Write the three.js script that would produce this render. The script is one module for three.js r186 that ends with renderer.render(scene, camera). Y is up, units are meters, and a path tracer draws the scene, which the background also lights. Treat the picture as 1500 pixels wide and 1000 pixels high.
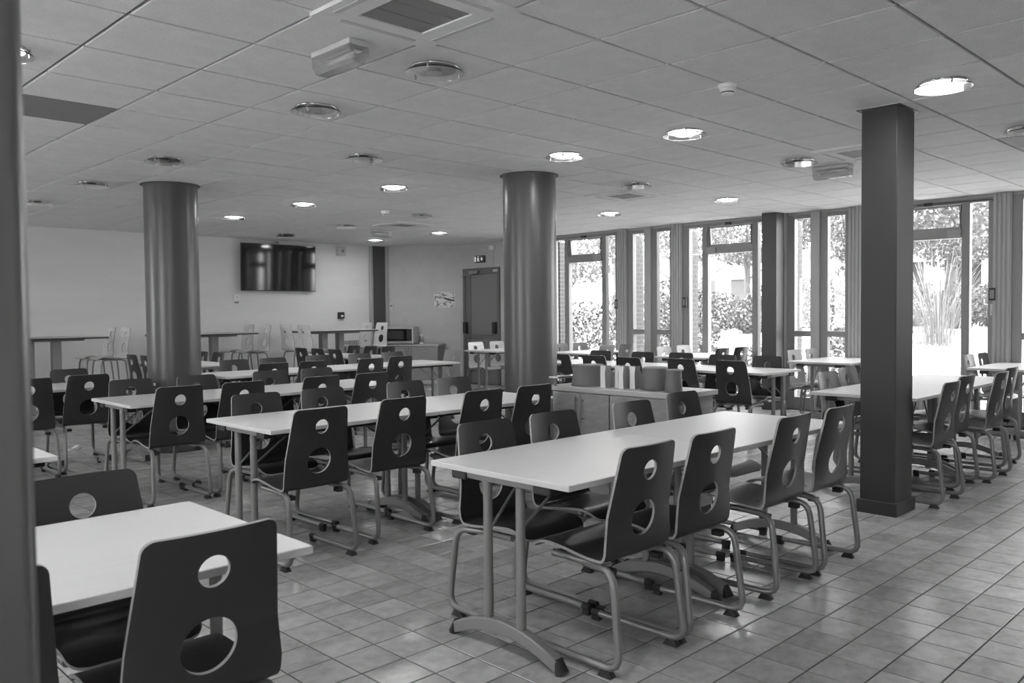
import * as THREE from 'three';
import { RoundedBoxGeometry } from 'three/addons/geometries/RoundedBoxGeometry.js';
import { mergeGeometries, mergeVertices, toCreasedNormals } from 'three/addons/utils/BufferGeometryUtils.js';
import { RectAreaLightUniformsLib } from 'three/addons/lights/RectAreaLightUniformsLib.js';

// ------------------------------------------------------------------ camera, sky, sun, exposure
// Plan coordinates: u runs towards the window wall, v towards the television wall, height is y. World = (u, y, -v).
const EYE = 1.385, CEIL = 2.718;
const YAW = 0.79239, PITCH = 0.035066, ROLL = -0.0095925, FOCAL = 1226.67;
const scene = new THREE.Scene();
const camera = new THREE.PerspectiveCamera(2 * Math.atan(500 / FOCAL) * 180 / Math.PI, 1.5, 0.05, 300);
const W3 = (u, v, y = 0) => new THREE.Vector3(u, y, -v);
const fwd = W3(Math.cos(YAW) * Math.cos(PITCH), Math.sin(YAW) * Math.cos(PITCH), -Math.sin(PITCH));
const flatRight = W3(Math.sin(YAW), -Math.cos(YAW), 0), flatUp = new THREE.Vector3().crossVectors(flatRight, fwd);
const camRight = flatRight.clone().multiplyScalar(Math.cos(ROLL)).addScaledVector(flatUp, Math.sin(ROLL));
const camUp = new THREE.Vector3().crossVectors(camRight, fwd);
camera.position.set(0, EYE, 0);
camera.up.copy(camUp);
camera.lookAt(camera.position.clone().add(fwd));
camera.focus = 5.5; camera.userData.fStop = 5.6;
scene.background = new THREE.Color().setScalar(11.2);
const renderer = new THREE.WebGLRenderer({ antialias: true });
renderer.toneMapping = THREE.LinearToneMapping;
renderer.toneMappingExposure = 1.07;
renderer.shadowMap.enabled = true;
RectAreaLightUniformsLib.init();
const sun = new THREE.DirectionalLight(0xffffff, 21.0);
sun.name = 'sun';
sun.position.set(0, 36, 4); sun.target.position.set(12, 0, -8);
sun.castShadow = true; sun.shadow.mapSize.set(2048, 2048); sun.shadow.radius = 1;
Object.assign(sun.shadow.camera, { left: -45, right: 45, top: 45, bottom: -45, near: 1, far: 120 });
scene.add(sun, sun.target);
const LAMP_POWER = 155, LAMP_GLOW = 3.0;

// ------------------------------------------------------------------ helpers
let seed = 20240611;
const rnd = () => { seed = (seed * 1664525 + 1013904223) >>> 0; return seed / 4294967296; };
const rr = (a, b) => a + (b - a) * rnd();
const taken = {};
function numbered(name) { const n = taken[name] = (taken[name] ?? -1) + 1; return n ? `${name}_${String(n).padStart(3, '0')}` : name; }
function gray(v, roughness = 0.6, metalness = 0, extra = {}) {
  const m = new THREE.MeshPhysicalMaterial({ roughness, metalness, ...extra });
  m.color.setScalar(v); return m;
}
function noiseTexture(size, layers, lo, hi, rep = 1, s0 = 7) {           // tiling value noise, mid grey round 1
  let s = s0; const r = () => { s = (s * 1664525 + 1013904223) >>> 0; return s / 4294967296; };
  const acc = new Float32Array(size * size); let total = 0;
  for (const [fx, fy, w] of layers) {
    const g = Float32Array.from({ length: fx * fy }, r); total += w;
    for (let y = 0; y < size; y++) for (let x = 0; x < size; x++) {
      const X = x / size * fx, Y = y / size * fy, x0 = Math.floor(X), y0 = Math.floor(Y);
      let tx = X - x0, ty = Y - y0; tx = tx * tx * (3 - 2 * tx); ty = ty * ty * (3 - 2 * ty);
      const a = g[(y0 % fy) * fx + x0 % fx], b = g[(y0 % fy) * fx + (x0 + 1) % fx], c = g[((y0 + 1) % fy) * fx + x0 % fx], d = g[((y0 + 1) % fy) * fx + (x0 + 1) % fx];
      acc[y * size + x] += w * ((a * (1 - tx) + b * tx) * (1 - ty) + (c * (1 - tx) + d * tx) * ty);
    }
  }
  const data = new Uint8Array(size * size * 4);
  for (let i = 0; i < size * size; i++) { const q = Math.round(255 * Math.min(1, Math.max(0, lo + (hi - lo) * acc[i] / total))); data.set([q, q, q, 255], i * 4); }
  const t = new THREE.DataTexture(data, size, size);
  t.wrapS = t.wrapT = THREE.RepeatWrapping; t.magFilter = THREE.LinearFilter; t.minFilter = THREE.LinearFilter; t.repeat.set(rep, rep); t.needsUpdate = true;
  return t;
}
const plain = g => { const h = g.index ? g.toNonIndexed() : g; for (const k of Object.keys(h.attributes)) if (!['position', 'normal', 'uv'].includes(k)) h.deleteAttribute(k); return h; };
const join = list => mergeGeometries(list.map(plain));
const box = (w, h, d, x = 0, y = 0, z = 0) => new THREE.BoxGeometry(w, h, d).translate(x, y, z);
const rbox = (w, h, d, r, x = 0, y = 0, z = 0, seg = 2) => new RoundedBoxGeometry(w, h, d, seg, r).translate(x, y, z);
const cyl = (r0, r1, h, x = 0, y = 0, z = 0, n = 20) => new THREE.CylinderGeometry(r0, r1, h, n).translate(x, y, z);
// a box given by its extents in plan: u0..u1, v0..v1, y0..y1
const pbox = (u0, u1, v0, v1, y0, y1, r = 0) => r ? rbox(u1 - u0, y1 - y0, v1 - v0, r, (u0 + u1) / 2, (y0 + y1) / 2, -(v0 + v1) / 2, 1) : box(u1 - u0, y1 - y0, v1 - v0, (u0 + u1) / 2, (y0 + y1) / 2, -(v0 + v1) / 2);
function fillet(points, radius, steps = 6) {                              // rounds the corners of a polyline
  const P = points.map(p => new THREE.Vector3(...p)), out = [P[0]];
  for (let i = 1; i < P.length - 1; i++) {
    const r = Array.isArray(radius) ? radius[i - 1] : radius;
    const a = P[i - 1].clone().sub(P[i]), b = P[i + 1].clone().sub(P[i]);
    const ang = a.angleTo(b), back = Math.min(r / Math.tan(ang / 2), a.length() * 0.49, b.length() * 0.49);
    const s = P[i].clone().addScaledVector(a.normalize(), back), e = P[i].clone().addScaledVector(b.normalize(), back);
    for (let k = 0; k <= steps; k++) { const t = k / steps; out.push(s.clone().multiplyScalar((1 - t) ** 2).addScaledVector(P[i], 2 * t * (1 - t)).addScaledVector(e, t * t)); }
  }
  out.push(P[P.length - 1]); return out;
}
class Poly extends THREE.Curve {                                          // straight runs between given points
  constructor(p) { super(); this.p = p; this.L = [0]; for (let i = 1; i < p.length; i++) this.L.push(this.L[i - 1] + p[i].distanceTo(p[i - 1])); }
  getPoint(t, o = new THREE.Vector3()) { const s = t * this.L.at(-1); let i = 1; while (i < this.L.length - 1 && this.L[i] < s) i++; return o.lerpVectors(this.p[i - 1], this.p[i], (s - this.L[i - 1]) / (this.L[i] - this.L[i - 1])); }
  getPointAt(t, o) { return this.getPoint(t, o); }
}
function tube(points, r, radial = 10, density = 26, caps = true) {
  const c = new Poly(points.map(p => p.isVector3 ? p : new THREE.Vector3(...p))), n = Math.max(2, Math.round(c.L.at(-1) * density) + (points.length > 2 ? points.length : 0));
  const g = plain(new THREE.TubeGeometry(c, n, r, radial, false));
  if (!caps) return g;
  const disc = (at, to) => { const d = new THREE.CircleGeometry(r, radial); d.lookAt(to.clone().sub(at)); return plain(d.translate(at.x, at.y, at.z)); };
  const a = c.getPoint(0), b = c.getPoint(1);
  return mergeGeometries([g, disc(a, a.clone().multiplyScalar(2).sub(c.getPoint(0.01))), disc(b, b.clone().multiplyScalar(2).sub(c.getPoint(0.99)))]);
}
function part(name, geo, mat, parent) {
  const m = new THREE.Mesh(geo, mat); m.name = name; m.castShadow = m.receiveShadow = true; parent.add(m); return m;
}
function tag(o, label, category, group, kind) { Object.assign(o.userData, { label, category }); if (group) o.userData.group = group; if (kind) o.userData.kind = kind; return o; }
function thing(name, label, category, [x, y, z] = [0, 0, 0], turn = 0, group, kind) {
  const o = new THREE.Group(); o.name = numbered(name); o.position.set(x, y, z); o.rotation.y = turn; scene.add(o); return tag(o, label, category, group, kind);
}
function solo(name, geo, mat, label, category, group, kind) { const m = part(numbered(name), geo, mat, scene); return tag(m, label, category, group, kind); }
function copyOf(src, [x, y, z], turn, label, group) { const c = src.clone(); c.userData = { ...src.userData, label }; if (group) c.userData.group = group; c.name = numbered(src.name.replace(/_\d{3}$/, '')); c.position.set(x, y, z); c.rotation.y = turn; scene.add(c); return c; }
function screen(u, v, y) { const p = W3(u, v, y).sub(camera.position), d = p.dot(fwd); return d < 0.3 ? null : [750 + FOCAL * p.dot(camRight) / d, 500 - FOCAL * p.dot(camUp) / d]; }
function seenArea(u0, u1, v0, v1, y) {                                    // how large a flat piece shows in the frame, to choose the pieces built one by one
  const q = [[u0, v0], [u1, v0], [u1, v1], [u0, v1]].map(([u, v]) => screen(u, v, y));
  if (q.some(p => !p) || !q.some(p => p[0] > 40 && p[0] < 1500 && p[1] > 0 && p[1] < 1000)) return 0;
  let a = 0; q.forEach((p, i) => { const n = q[(i + 1) % 4]; a += p[0] * n[1] - n[0] * p[1]; }); return Math.abs(a / 2);
}

// ------------------------------------------------------------------ materials
const wallNoise = noiseTexture(256, [[8, 8, 1], [32, 32, 0.5], [128, 128, 0.35]], 0.86, 1.0, 1, 3);
const tileNoise = noiseTexture(512, [[12, 16, 1], [40, 50, 0.8], [170, 170, 0.5]], 0.62, 1.06, 1, 11);
const laminateGrain = noiseTexture(512, [[3, 60, 1], [6, 200, 0.8], [40, 300, 0.3]], 0.94, 1.0, 1, 21);
const woodGrain = noiseTexture(512, [[4, 40, 1], [10, 160, 0.8]], 0.72, 1.0, 1, 5);
const fissure = noiseTexture(512, [[16, 16, 0.6], [220, 220, 1]], 0.82, 1.02, 1, 31);
const M = {
  wall: gray(0.74, 0.85, 0, { map: wallNoise }), wallGrey: gray(0.47, 0.85, 0, { map: wallNoise }),
  ceilingTile: gray(0.76, 0.9, 0, { map: fissure }), ceilingBar: gray(0.16, 0.6), ceilingDark: gray(0.22, 0.6), ceilingFlap: gray(0.5, 0.6), slab: gray(0.3, 0.9),
  grout: gray(0.04, 0.9),
  frame: gray(0.22, 0.45), ribbed: gray(0.38, 0.5), sill: gray(0.3, 0.6),
  glass: new THREE.MeshPhysicalMaterial({ color: 0xffffff, roughness: 0, metalness: 0, transmission: 1, thickness: 0, ior: 1.5 }),
  roundColumn: gray(0.075, 0.31), squareColumn: gray(0.04, 0.5, 0, { specularIntensity: 0.6 }), darkPanel: gray(0.075, 0.5),
  steel: gray(0.22, 0.28, 0.9), shell: gray(0.030, 0.33, 0, { specularIntensity: 0.7 }), plyEdge: gray(0.34, 0.65, 0, { map: woodGrain }), shellLight: gray(0.78, 0.45, 0, { map: woodGrain }), shellGrey: gray(0.24, 0.42),
  tube: gray(0.20, 0.28, 0.35), rubber: gray(0.012, 0.7), black: gray(0.02, 0.5),
  top: gray(0.62, 0.33, 0, { map: laminateGrain }), topEdge: gray(0.52, 0.5), tableLeg: gray(0.21, 0.36, 0.25), underframe: gray(0.05, 0.5),
  highTop: gray(0.45, 0.35), highEdge: gray(0.02, 0.5), highLeg: gray(0.24, 0.5),
  cabinet: gray(0.32, 0.5, 0, { map: woodGrain }), worktop: gray(0.42, 0.38, 0, { map: laminateGrain }), handle: gray(0.30, 0.3, 0.9),
  tub: gray(0.12, 0.5), milky: new THREE.MeshPhysicalMaterial({ color: 0xb0b0b0, roughness: 0.7, transmission: 0.45, thickness: 0 }), whitePlastic: gray(0.72, 0.4), palePlastic: gray(0.5, 0.45), door: gray(0.17, 0.5), doorFrame: gray(0.12, 0.45),
  screen: gray(0.006, 0.06, 0), bezel: gray(0.01, 0.4), brushed: gray(0.5, 0.35, 0.8), chrome: gray(0.62, 0.14, 1), lampOff: gray(0.20, 0.25, 0.6),
  lampOn: gray(0.8, 0.4, 0, { emissive: new THREE.Color(1, 1, 1), emissiveIntensity: LAMP_GLOW }),
  clear: new THREE.MeshPhysicalMaterial({ color: 0xffffff, roughness: 0.04, transmission: 1, thickness: 0.01, ior: 1.49 }),
  jar: new THREE.MeshPhysicalMaterial({ color: 0xffffff, roughness: 0.05, transmission: 1, thickness: 0, ior: 1.5 }),
  brick: gray(0.10, 0.9), mortar: gray(0.2, 0.9), ground: gray(0.62, 0.95), render: gray(0.75, 0.9), roof: gray(0.2, 0.8), darkGlass: gray(0.05, 0.15),
  leaf: gray(0.085, 0.8, 0, { side: THREE.DoubleSide }), leafPale: gray(0.12, 0.8, 0, { side: THREE.DoubleSide }), bark: gray(0.14, 0.9),
};

// ------------------------------------------------------------------ floor of square tiles
const U0 = -3.2, U1 = 10.95, V0 = -2.6, V1 = 13.8;
const floor = tag(part('floor', pbox(U0 - 0.2, U1 + 0.2, V0 - 0.2, V1 + 0.2, -0.2, -0.0035), M.grout, scene), 'grey square floor tiles with dark joints', 'floor', null, 'structure');
{
  const P = 0.2015, S = 0.1948, T = 0.0035, B = 0.0022;
  const tileGeo = (ou, ov) => {                                           // top, bevels and a little depth, 10 quads
    const a = S / 2, b = a - B, pos = [], uv = [];
    const top = [[-b, -b], [b, -b], [b, b], [-b, b]], low = [[-a, -a], [a, -a], [a, a], [-a, a]];
    const tri = (...q) => q.forEach(([x, z, y]) => { pos.push(x, y, -z); uv.push((x + ou) * 0.9, (z + ov) * 0.9); });
    const t = top.map(([x, z]) => [x, z, 0]), l = low.map(([x, z]) => [x, z, -B * 0.8]), d = low.map(([x, z]) => [x, z, -T]);
    tri(t[0], t[1], t[2]); tri(t[0], t[2], t[3]);
    for (let i = 0; i < 4; i++) { const j = (i + 1) % 4; tri(l[i], l[j], t[j]); tri(l[i], t[j], t[i]); tri(d[i], d[j], l[j]); tri(d[i], l[j], l[i]); }
    const g = new THREE.BufferGeometry(); g.setAttribute('position', new THREE.Float32BufferAttribute(pos, 3)); g.setAttribute('uv', new THREE.Float32BufferAttribute(uv, 2)); g.computeVertexNormals(); return g;
  };
  const geos = Array.from({ length: 9 }, () => tileGeo(rnd() * 5, rnd() * 5));
  const tones = [0.36, 0.385, 0.41, 0.45], mats = tones.map(t => gray(t, 0.26, 0, { map: tileNoise }));
  const cells = [];
  for (let i = -40; i < 60; i++) for (let j = -40; j < 80; j++) {
    const u = 3.2224 + P * (i + 0.5), v = 1.2686 + P * (j + 0.5);
    if (u - P / 2 < U0 || u + P / 2 > U1 || v - P / 2 < V0 || v + P / 2 > V1) continue;
    if (u > 10.0 && (u - 10.08) * 1.25 + (v - 13.8) * 0.87 > 0.0) continue;
    cells.push({ u, v, a: seenArea(u - P / 2, u + P / 2, v - P / 2, v + P / 2, 0), g: Math.floor(rnd() * 9), m: Math.floor(rnd() * 4) });
  }
  cells.sort((p, q) => q.a - p.a);
  cells.slice(0, 300).forEach((c, k) => part(k ? `floor_tile_${String(k).padStart(3, '0')}` : 'floor_tile', geos[c.g], mats[c.m], floor).position.set(c.u, 0, -c.v));
  const rest = cells.slice(300).map(c => {
    const g = geos[c.g].clone().translate(c.u, 0, -c.v), n = g.attributes.position.count, col = new Float32Array(n * 3).fill(tones[c.m] / 0.45);
    g.setAttribute('color', new THREE.BufferAttribute(col, 3)); return g;
  });
  part('floor_tile_field', mergeGeometries(rest), gray(0.45, 0.26, 0, { map: tileNoise, vertexColors: true }), floor).userData.kind = 'stuff';
}

// ------------------------------------------------------------------ ceiling of square panels in a metal grid
const CU = 1.4384, CV = 3.8623, CP = 0.6;
const cellU = i => CU + CP * i, cellV = j => CV + CP * j;
const ceiling = tag(part('ceiling', pbox(U0 - 0.2, U1 + 0.2, V0 - 0.2, V1 + 0.2, CEIL + 0.022, CEIL + 0.4), M.slab, scene), 'suspended ceiling of pale square panels in a metal grid', 'ceiling', null, 'structure');
const CASSETTES = [[1, -2], [10, 3], [9, -2], [10, 10]], GRILLES = [[0, 3], [10, -4]];
{
  const barU = [], barV = [];
  for (let i = -8; cellU(i) < U1; i++) if (cellU(i) > U0) barU.push(cellU(i));
  for (let j = -11; cellV(j) < V1; j++) if (cellV(j) > V0) barV.push(cellV(j));
  const gU = box(0.024, 0.008, V1 - V0), gV = box(U1 - U0, 0.0075, 0.024);
  barU.forEach(u => part('ceiling_bar', gU, M.ceilingBar, ceiling).position.set(u, CEIL + 0.018, -(V0 + V1) / 2));
  barV.forEach(v => part('ceiling_bar', gV, M.ceilingBar, ceiling).position.set((U0 + U1) / 2, CEIL + 0.018, -v));
  const panel = (w, d) => {                                               // underside with bevelled rim
    const a = w / 2, c = d / 2, B = 0.0025, pos = [], uv = [], o1 = rnd() * 3, o2 = rnd() * 3;
    const t = [[-a + B, -c + B, 0], [a - B, -c + B, 0], [a - B, c - B, 0], [-a + B, c - B, 0]], l = [[-a, -c, B], [a, -c, B], [a, c, B], [-a, c, B]], h = l.map(p => [p[0], p[1], 0.02]);
    const tri = (...q) => q.forEach(([x, z, y]) => { pos.push(x, y, -z); uv.push((x + o1) * 0.8, (z + o2) * 0.8); });
    tri(t[0], t[2], t[1]); tri(t[0], t[3], t[2]);
    for (let i = 0; i < 4; i++) { const j = (i + 1) % 4; tri(l[i], t[j], l[j]); tri(l[i], t[i], t[j]); tri(h[i], l[j], h[j]); tri(h[i], l[i], l[j]); }
    const g = new THREE.BufferGeometry(); g.setAttribute('position', new THREE.Float32BufferAttribute(pos, 3)); g.setAttribute('uv', new THREE.Float32BufferAttribute(uv, 2)); g.computeVertexNormals(); return g;
  };
  const full = [panel(0.582, 0.582), panel(0.582, 0.582), panel(0.582, 0.582)], cells = [];
  const us = [U0, ...barU, U1], vs = [V0, ...barV, V1], first = Math.round((barU[0] - CU) / CP), firstV = Math.round((barV[0] - CV) / CP);
  for (let a = 0; a < us.length - 1; a++) for (let b = 0; b < vs.length - 1; b++) {
    const i = first + a - 1, j = firstV + b - 1;
    if (CASSETTES.some(c => c[0] === i && c[1] === j)) continue;
    const w = us[a + 1] - us[a] - 0.018, d = vs[b + 1] - vs[b] - 0.018;
    if (w < 0.02 || d < 0.02) continue;
    const u = (us[a] + us[a + 1]) / 2, v = (vs[b] + vs[b + 1]) / 2;
    cells.push({ u, v, dark: GRILLES.some(c => c[0] === i && c[1] === j), g: w > 0.579 && d > 0.579 ? full[(a * 7 + b * 3) % 3] : panel(w, d), a: seenArea(u - w / 2, u + w / 2, v - d / 2, v + d / 2, CEIL) });
  }
  cells.sort((p, q) => q.a - p.a);
  cells.slice(0, 300).forEach((c, k) => part(k ? `ceiling_panel_${String(k).padStart(3, '0')}` : 'ceiling_panel', c.g, c.dark ? M.ceilingDark : M.ceilingTile, ceiling).position.set(c.u, CEIL, -c.v));
  const rest = cells.slice(300).map(c => c.g.clone().translate(c.u, CEIL, -c.v));
  part('ceiling_panel_field', mergeGeometries(rest), M.ceilingTile, ceiling).userData.kind = 'stuff';
}

// ------------------------------------------------------------------ walls
const S = (name, geo, mat, label, category) => { const m = part(name, geo, mat, scene); return tag(m, label, category, null, 'structure'); };
S('wall_back', pbox(U0 - 0.2, U1 + 0.2, V1, V1 + 0.2, 0, CEIL + 0.02), M.wall, 'pale plain wall behind the television', 'wall');
{
  // slanting wall between the television wall and the door wall
  const sh = new THREE.Shape(); [[10.08, 13.8], [10.95, 12.55], [10.95, 13.8]].forEach(([u, v], i) => i ? sh.lineTo(u, v) : sh.moveTo(u, v));
  S('wall_corner', new THREE.ExtrudeGeometry(sh, { depth: CEIL + 0.02, bevelEnabled: false }).rotateX(-Math.PI / 2), M.wallGrey, 'grey slanting wall behind the microwave', 'wall');
}
const PERIOD = 2.78, LINTEL = 2.672;
S('wall_right', join([pbox(U1, U1 + 0.2, 10.40, V1 + 0.2, 0, CEIL + 0.02), pbox(U1, U1 + 0.2, V0 - 0.2, 1.78, 0, 1.0), pbox(U1, U1 + 0.2, V0 - 0.2, 1.78, 2.6, CEIL + 0.02), pbox(U1, U1 + 0.2, V0 - 0.2, -0.9, 1.0, 2.6), pbox(U1, U1 + 0.2, 0.06, 1.78, 1.0, 2.6), pbox(U1 + 0.02, U1 + 0.2, 1.78, 10.40, LINTEL + 0.01, CEIL + 0.02)]), M.wallGrey, 'grey wall beside the exit door, above the windows', 'wall');
// left and front walls stand outside the frame; the left one has windows too
S('wall_left', join([pbox(U0 - 0.2, U0, V0 - 0.2, V1 + 0.2, 0, 0.75), pbox(U0 - 0.2, U0, V0 - 0.2, V1 + 0.2, 2.45, CEIL + 0.02), ...[[-2.25, -1.55], [0.85, 4.65], [7.05, 10.85]].map(([a, b]) => pbox(U0 - 0.2, U0, a, b, 0.75, 2.45)), pbox(U0 - 0.2, U0, 13.1, V1 + 0.2, 0.75, 2.45)]), M.wall, 'pale wall with wide windows opposite the glazed wall', 'wall');
S('wall_front', pbox(U0 - 0.2, U1 + 0.2, V0 - 0.2, V0, 0, CEIL + 0.02), M.wall, 'pale plain wall facing the television wall', 'wall');

// ------------------------------------------------------------------ glazed wall, one bay every 2.78 m
let windowNo = 0;
const pane = (v0, v1, y0, y1, parent, u = U1 + 0.05) => part('pane', new THREE.PlaneGeometry(v1 - v0, y1 - y0).rotateY(Math.PI / 2).translate(u, (y0 + y1) / 2, -(v0 + v1) / 2), M.glass, parent);
function bay(o, has = [true, true, true]) {
  const post = (p, v0, v1, name = 'frame_post', u0 = U1, u1 = U1 + 0.09, m = M.frame) => part(name, pbox(u0, u1, v0 + o, v1 + o, 0, LINTEL + 0.01, 0.004), m, p);
  const rail = (p, v0, v1, y0, y1, name = 'frame_rail', u0 = U1 + 0.005, u1 = U1 + 0.085) => part(name, pbox(u0, u1, v0 + o, v1 + o, y0, y1, 0.003), M.frame, p);
  const W = text => tag(Object.assign(new THREE.Group(), { name: `window_${++windowNo}` }), text, 'window', null, 'structure');
  if (has[0]) {                                                           // wide window with a tilting vent over a tall pane
    const w = W(`tall glazed bay with tilting top vent, ${has[3]}`); scene.add(w);
    post(w, 7.23, 7.34); post(w, 6.90, 7.00); post(w, 6.08, 6.17); post(w, 5.82, 5.88);
    rail(w, 5.85, 7.25, 0, 0.17); rail(w, 5.85, 7.25, 2.635, LINTEL + 0.01); rail(w, 6.15, 6.92, 2.225, 2.335, 'transom', U1 - 0.01, U1 + 0.09);
    pane(7.00 + o, 7.23 + o, 0.17, 2.64, w); pane(6.17 + o, 6.90 + o, 0.17, 2.23, w); pane(5.88 + o, 6.08 + o, 0.17, 2.64, w);
    const sash = new THREE.Group(); sash.name = 'vent_sash'; sash.position.set(U1 + 0.05, 2.335, -(6.535 + o)); sash.rotation.z = 0.10; w.add(sash);
    part('sash_frame', join([box(0.03, 0.03, 0.72, 0, 0.015, 0), box(0.03, 0.026, 0.72, 0, 0.285, 0), box(0.03, 0.27, 0.028, 0, 0.15, 0.345), box(0.03, 0.27, 0.028, 0, 0.15, -0.345)]), M.frame, sash);
    part('pane', new THREE.PlaneGeometry(0.68, 0.25).rotateY(Math.PI / 2).translate(0, 0.15, 0), M.glass, sash);
    for (const s of [-1, 1]) part('stay_arm', tube([[U1 + 0.01, 2.62, -(6.535 + o + s * 0.36)], [U1 - 0.03, 2.5, -(6.535 + o + s * 0.36)], [U1 - 0.01, 2.33, -(6.535 + o + s * 0.36)]], 0.006, 6), M.black, w);
    const hv = has[4] === 'r' ? 6.24 : 6.82;
    part('vent_opener', join([rbox(0.04, 0.085, 0.15, 0.004, U1 - 0.03, 2.28, -(hv + o)), box(0.042, 0.006, 0.15, U1 - 0.0305, 2.262, -(hv + o)), box(0.042, 0.006, 0.15, U1 - 0.0305, 2.298, -(hv + o))]), M.sill, w);
    part('vent_catch', rbox(0.04, 0.04, 0.09, 0.005, U1 - 0.015, 2.655, -(6.55 + o)), M.black, w);
  }
  if (has[1]) {                                                           // two slim windows with a low rail
    for (const [a, b, t] of [[5.28, 5.52, 'slim'], [4.81, 5.05, 'slimmer']]) {
      const w = W(`slim tall window with low rail, ${t === 'slim' ? 'left' : 'right'} of its pair, ${has[3]}`); scene.add(w);
      if (t === 'slim') post(w, 5.52, 5.63); else { post(w, 5.05, 5.15); post(w, 4.76, 4.81); }
      rail(w, a, b, 0, 0.17); rail(w, a, b, 1.012, 1.088); rail(w, a, b, 2.63, LINTEL + 0.01);
      pane(a + o, b + o, 0.17, 1.012, w); pane(a + o, b + o, 1.088, 2.63, w);
    }
    part(`trim_${++trimNo}`, pbox(U1 - 0.03, U1 + 0.10, 5.15 + o, 5.28 + o, 0, CEIL, 0.01), M.ribbed, scene).userData = { kind: 'structure', label: `plain pale post between slim windows, ${has[3]}`, category: 'post' };
  }
  for (const [c, k] of [[5.725, 0], [4.66, 1]]) if (has[2] !== k) ribs(c + o, `${k ? 'beyond' : 'before'} the slim windows, ${has[3]}`);
}
let trimNo = 0;
function ribs(v, where) {                                                 // fluted pilaster
  const g = [pbox(U1 - 0.03, U1 + 0.10, v - 0.097, v + 0.097, 0, CEIL)];
  for (let k = 0; k < 4; k++) g.push(cyl(0.019, 0.019, CEIL, U1 - 0.03, CEIL / 2, -(v - 0.07 + k * 0.047), 14));
  part(`trim_${++trimNo}`, join(g), M.ribbed, scene).userData = { kind: 'structure', label: `fluted grey pilaster ${where}`, category: 'pilaster' };
}
bay(PERIOD, [true, true, -1, 'nearest the exit door', 'r']);
bay(0, [true, true, -1, 'behind the dark window pillar', 'l']);
bay(-PERIOD, [true, true, -1, 'behind the square pillar', 'r']);
ribs(10.12 + 0.10, 'beside the exit door wall');
part(`trim_${++trimNo}`, pbox(U1, U1 + 0.1, 10.12 - 0.02, 10.42, 0, CEIL), M.ribbed, scene).userData = { kind: 'structure', label: 'plain grey jamb beside the exit door wall', category: 'post' };
// windows of the left wall
[[-1.55, 0.85], [4.65, 7.05], [10.85, 13.1]].forEach(([a, b]) => {
  const w = new THREE.Group(); w.name = `window_${++windowNo}`; scene.add(w); tag(w, 'wide window in the wall opposite the glazed wall', 'window', 'wide windows of the left wall', 'structure');
  const m = (a + b) / 2;
  part('frame', join([pbox(U0 - 0.14, U0 - 0.06, a, b, 0.75, 0.81), pbox(U0 - 0.14, U0 - 0.06, a, b, 2.39, 2.45), pbox(U0 - 0.14, U0 - 0.06, a, a + 0.06, 0.81, 2.39), pbox(U0 - 0.14, U0 - 0.06, b - 0.06, b, 0.81, 2.39), pbox(U0 - 0.14, U0 - 0.06, m - 0.04, m + 0.04, 0.81, 2.39)]), M.frame, w);
  for (const [p, q] of [[a + 0.06, m - 0.04], [m + 0.04, b - 0.06]]) pane(p, q, 0.81, 2.39, w, U0 - 0.1);
});
{
  const w = new THREE.Group(); w.name = `window_${++windowNo}`; scene.add(w); tag(w, 'plain wide window with a high sill past the last glazed bay', 'window', null, 'structure');
  const bars = [-0.9, 0.0];
  part('frame', join([pbox(U1 + 0.05, U1 + 0.12, -0.9, 0.06, 1.0, 1.06), pbox(U1 + 0.05, U1 + 0.12, -0.9, 0.06, 2.54, 2.6), ...bars.map(v => pbox(U1 + 0.05, U1 + 0.12, v, v + 0.06, 1.06, 2.54))]), M.frame, w);
  bars.slice(0, 1).forEach((v, k) => pane(v + 0.06, bars[k + 1], 1.06, 2.54, w, U1 + 0.085));
}
// dark steel-clad pillar by the glazed wall and small control boxes on the window posts
solo('window_pillar', pbox(10.66, 10.88, 5.64, 5.86, 0, CEIL, 0.006), M.darkPanel, 'dark square pillar standing against the glazed wall', 'pillar');
[[8.61, 1.50, 'nearest the exit door'], [7.29, 1.51, 'left of the dark window pillar'], [3.04, 1.54, 'right of the square pillar']].forEach(([v, y, where]) => {
  const t = thing('window_control', `small dark control box on the window post ${where}`, 'control box', [U1, y, -v]);
  part('case', rbox(0.05, 0.15, 0.07, 0.006, -0.026, 0, 0), M.black, t); part('plate', rbox(0.008, 0.10, 0.045, 0.002, -0.054, 0, 0), M.frame, t);
});
{
  const c = solo('cable', tube(fillet([[U1 - 0.012, 2.66, -3.9], [U1 - 0.012, 2.655, -3.02], [U1 - 0.012, 1.62, -3.02]], 0.08, 6), 0.006, 6), M.black, 'thin dark cable running down to window control box', 'cable');
  const n = thing('switch_plate', 'pale switch plate under the control box right of the square pillar', 'switch', [U1, 1.36, -3.04]);
  part('plate', rbox(0.012, 0.13, 0.06, 0.003, -0.007, 0, 0), M.palePlastic, n); part('rocker', box(0.006, 0.02, 0.03, -0.015, -0.03, 0), M.frame, n);
}

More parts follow.
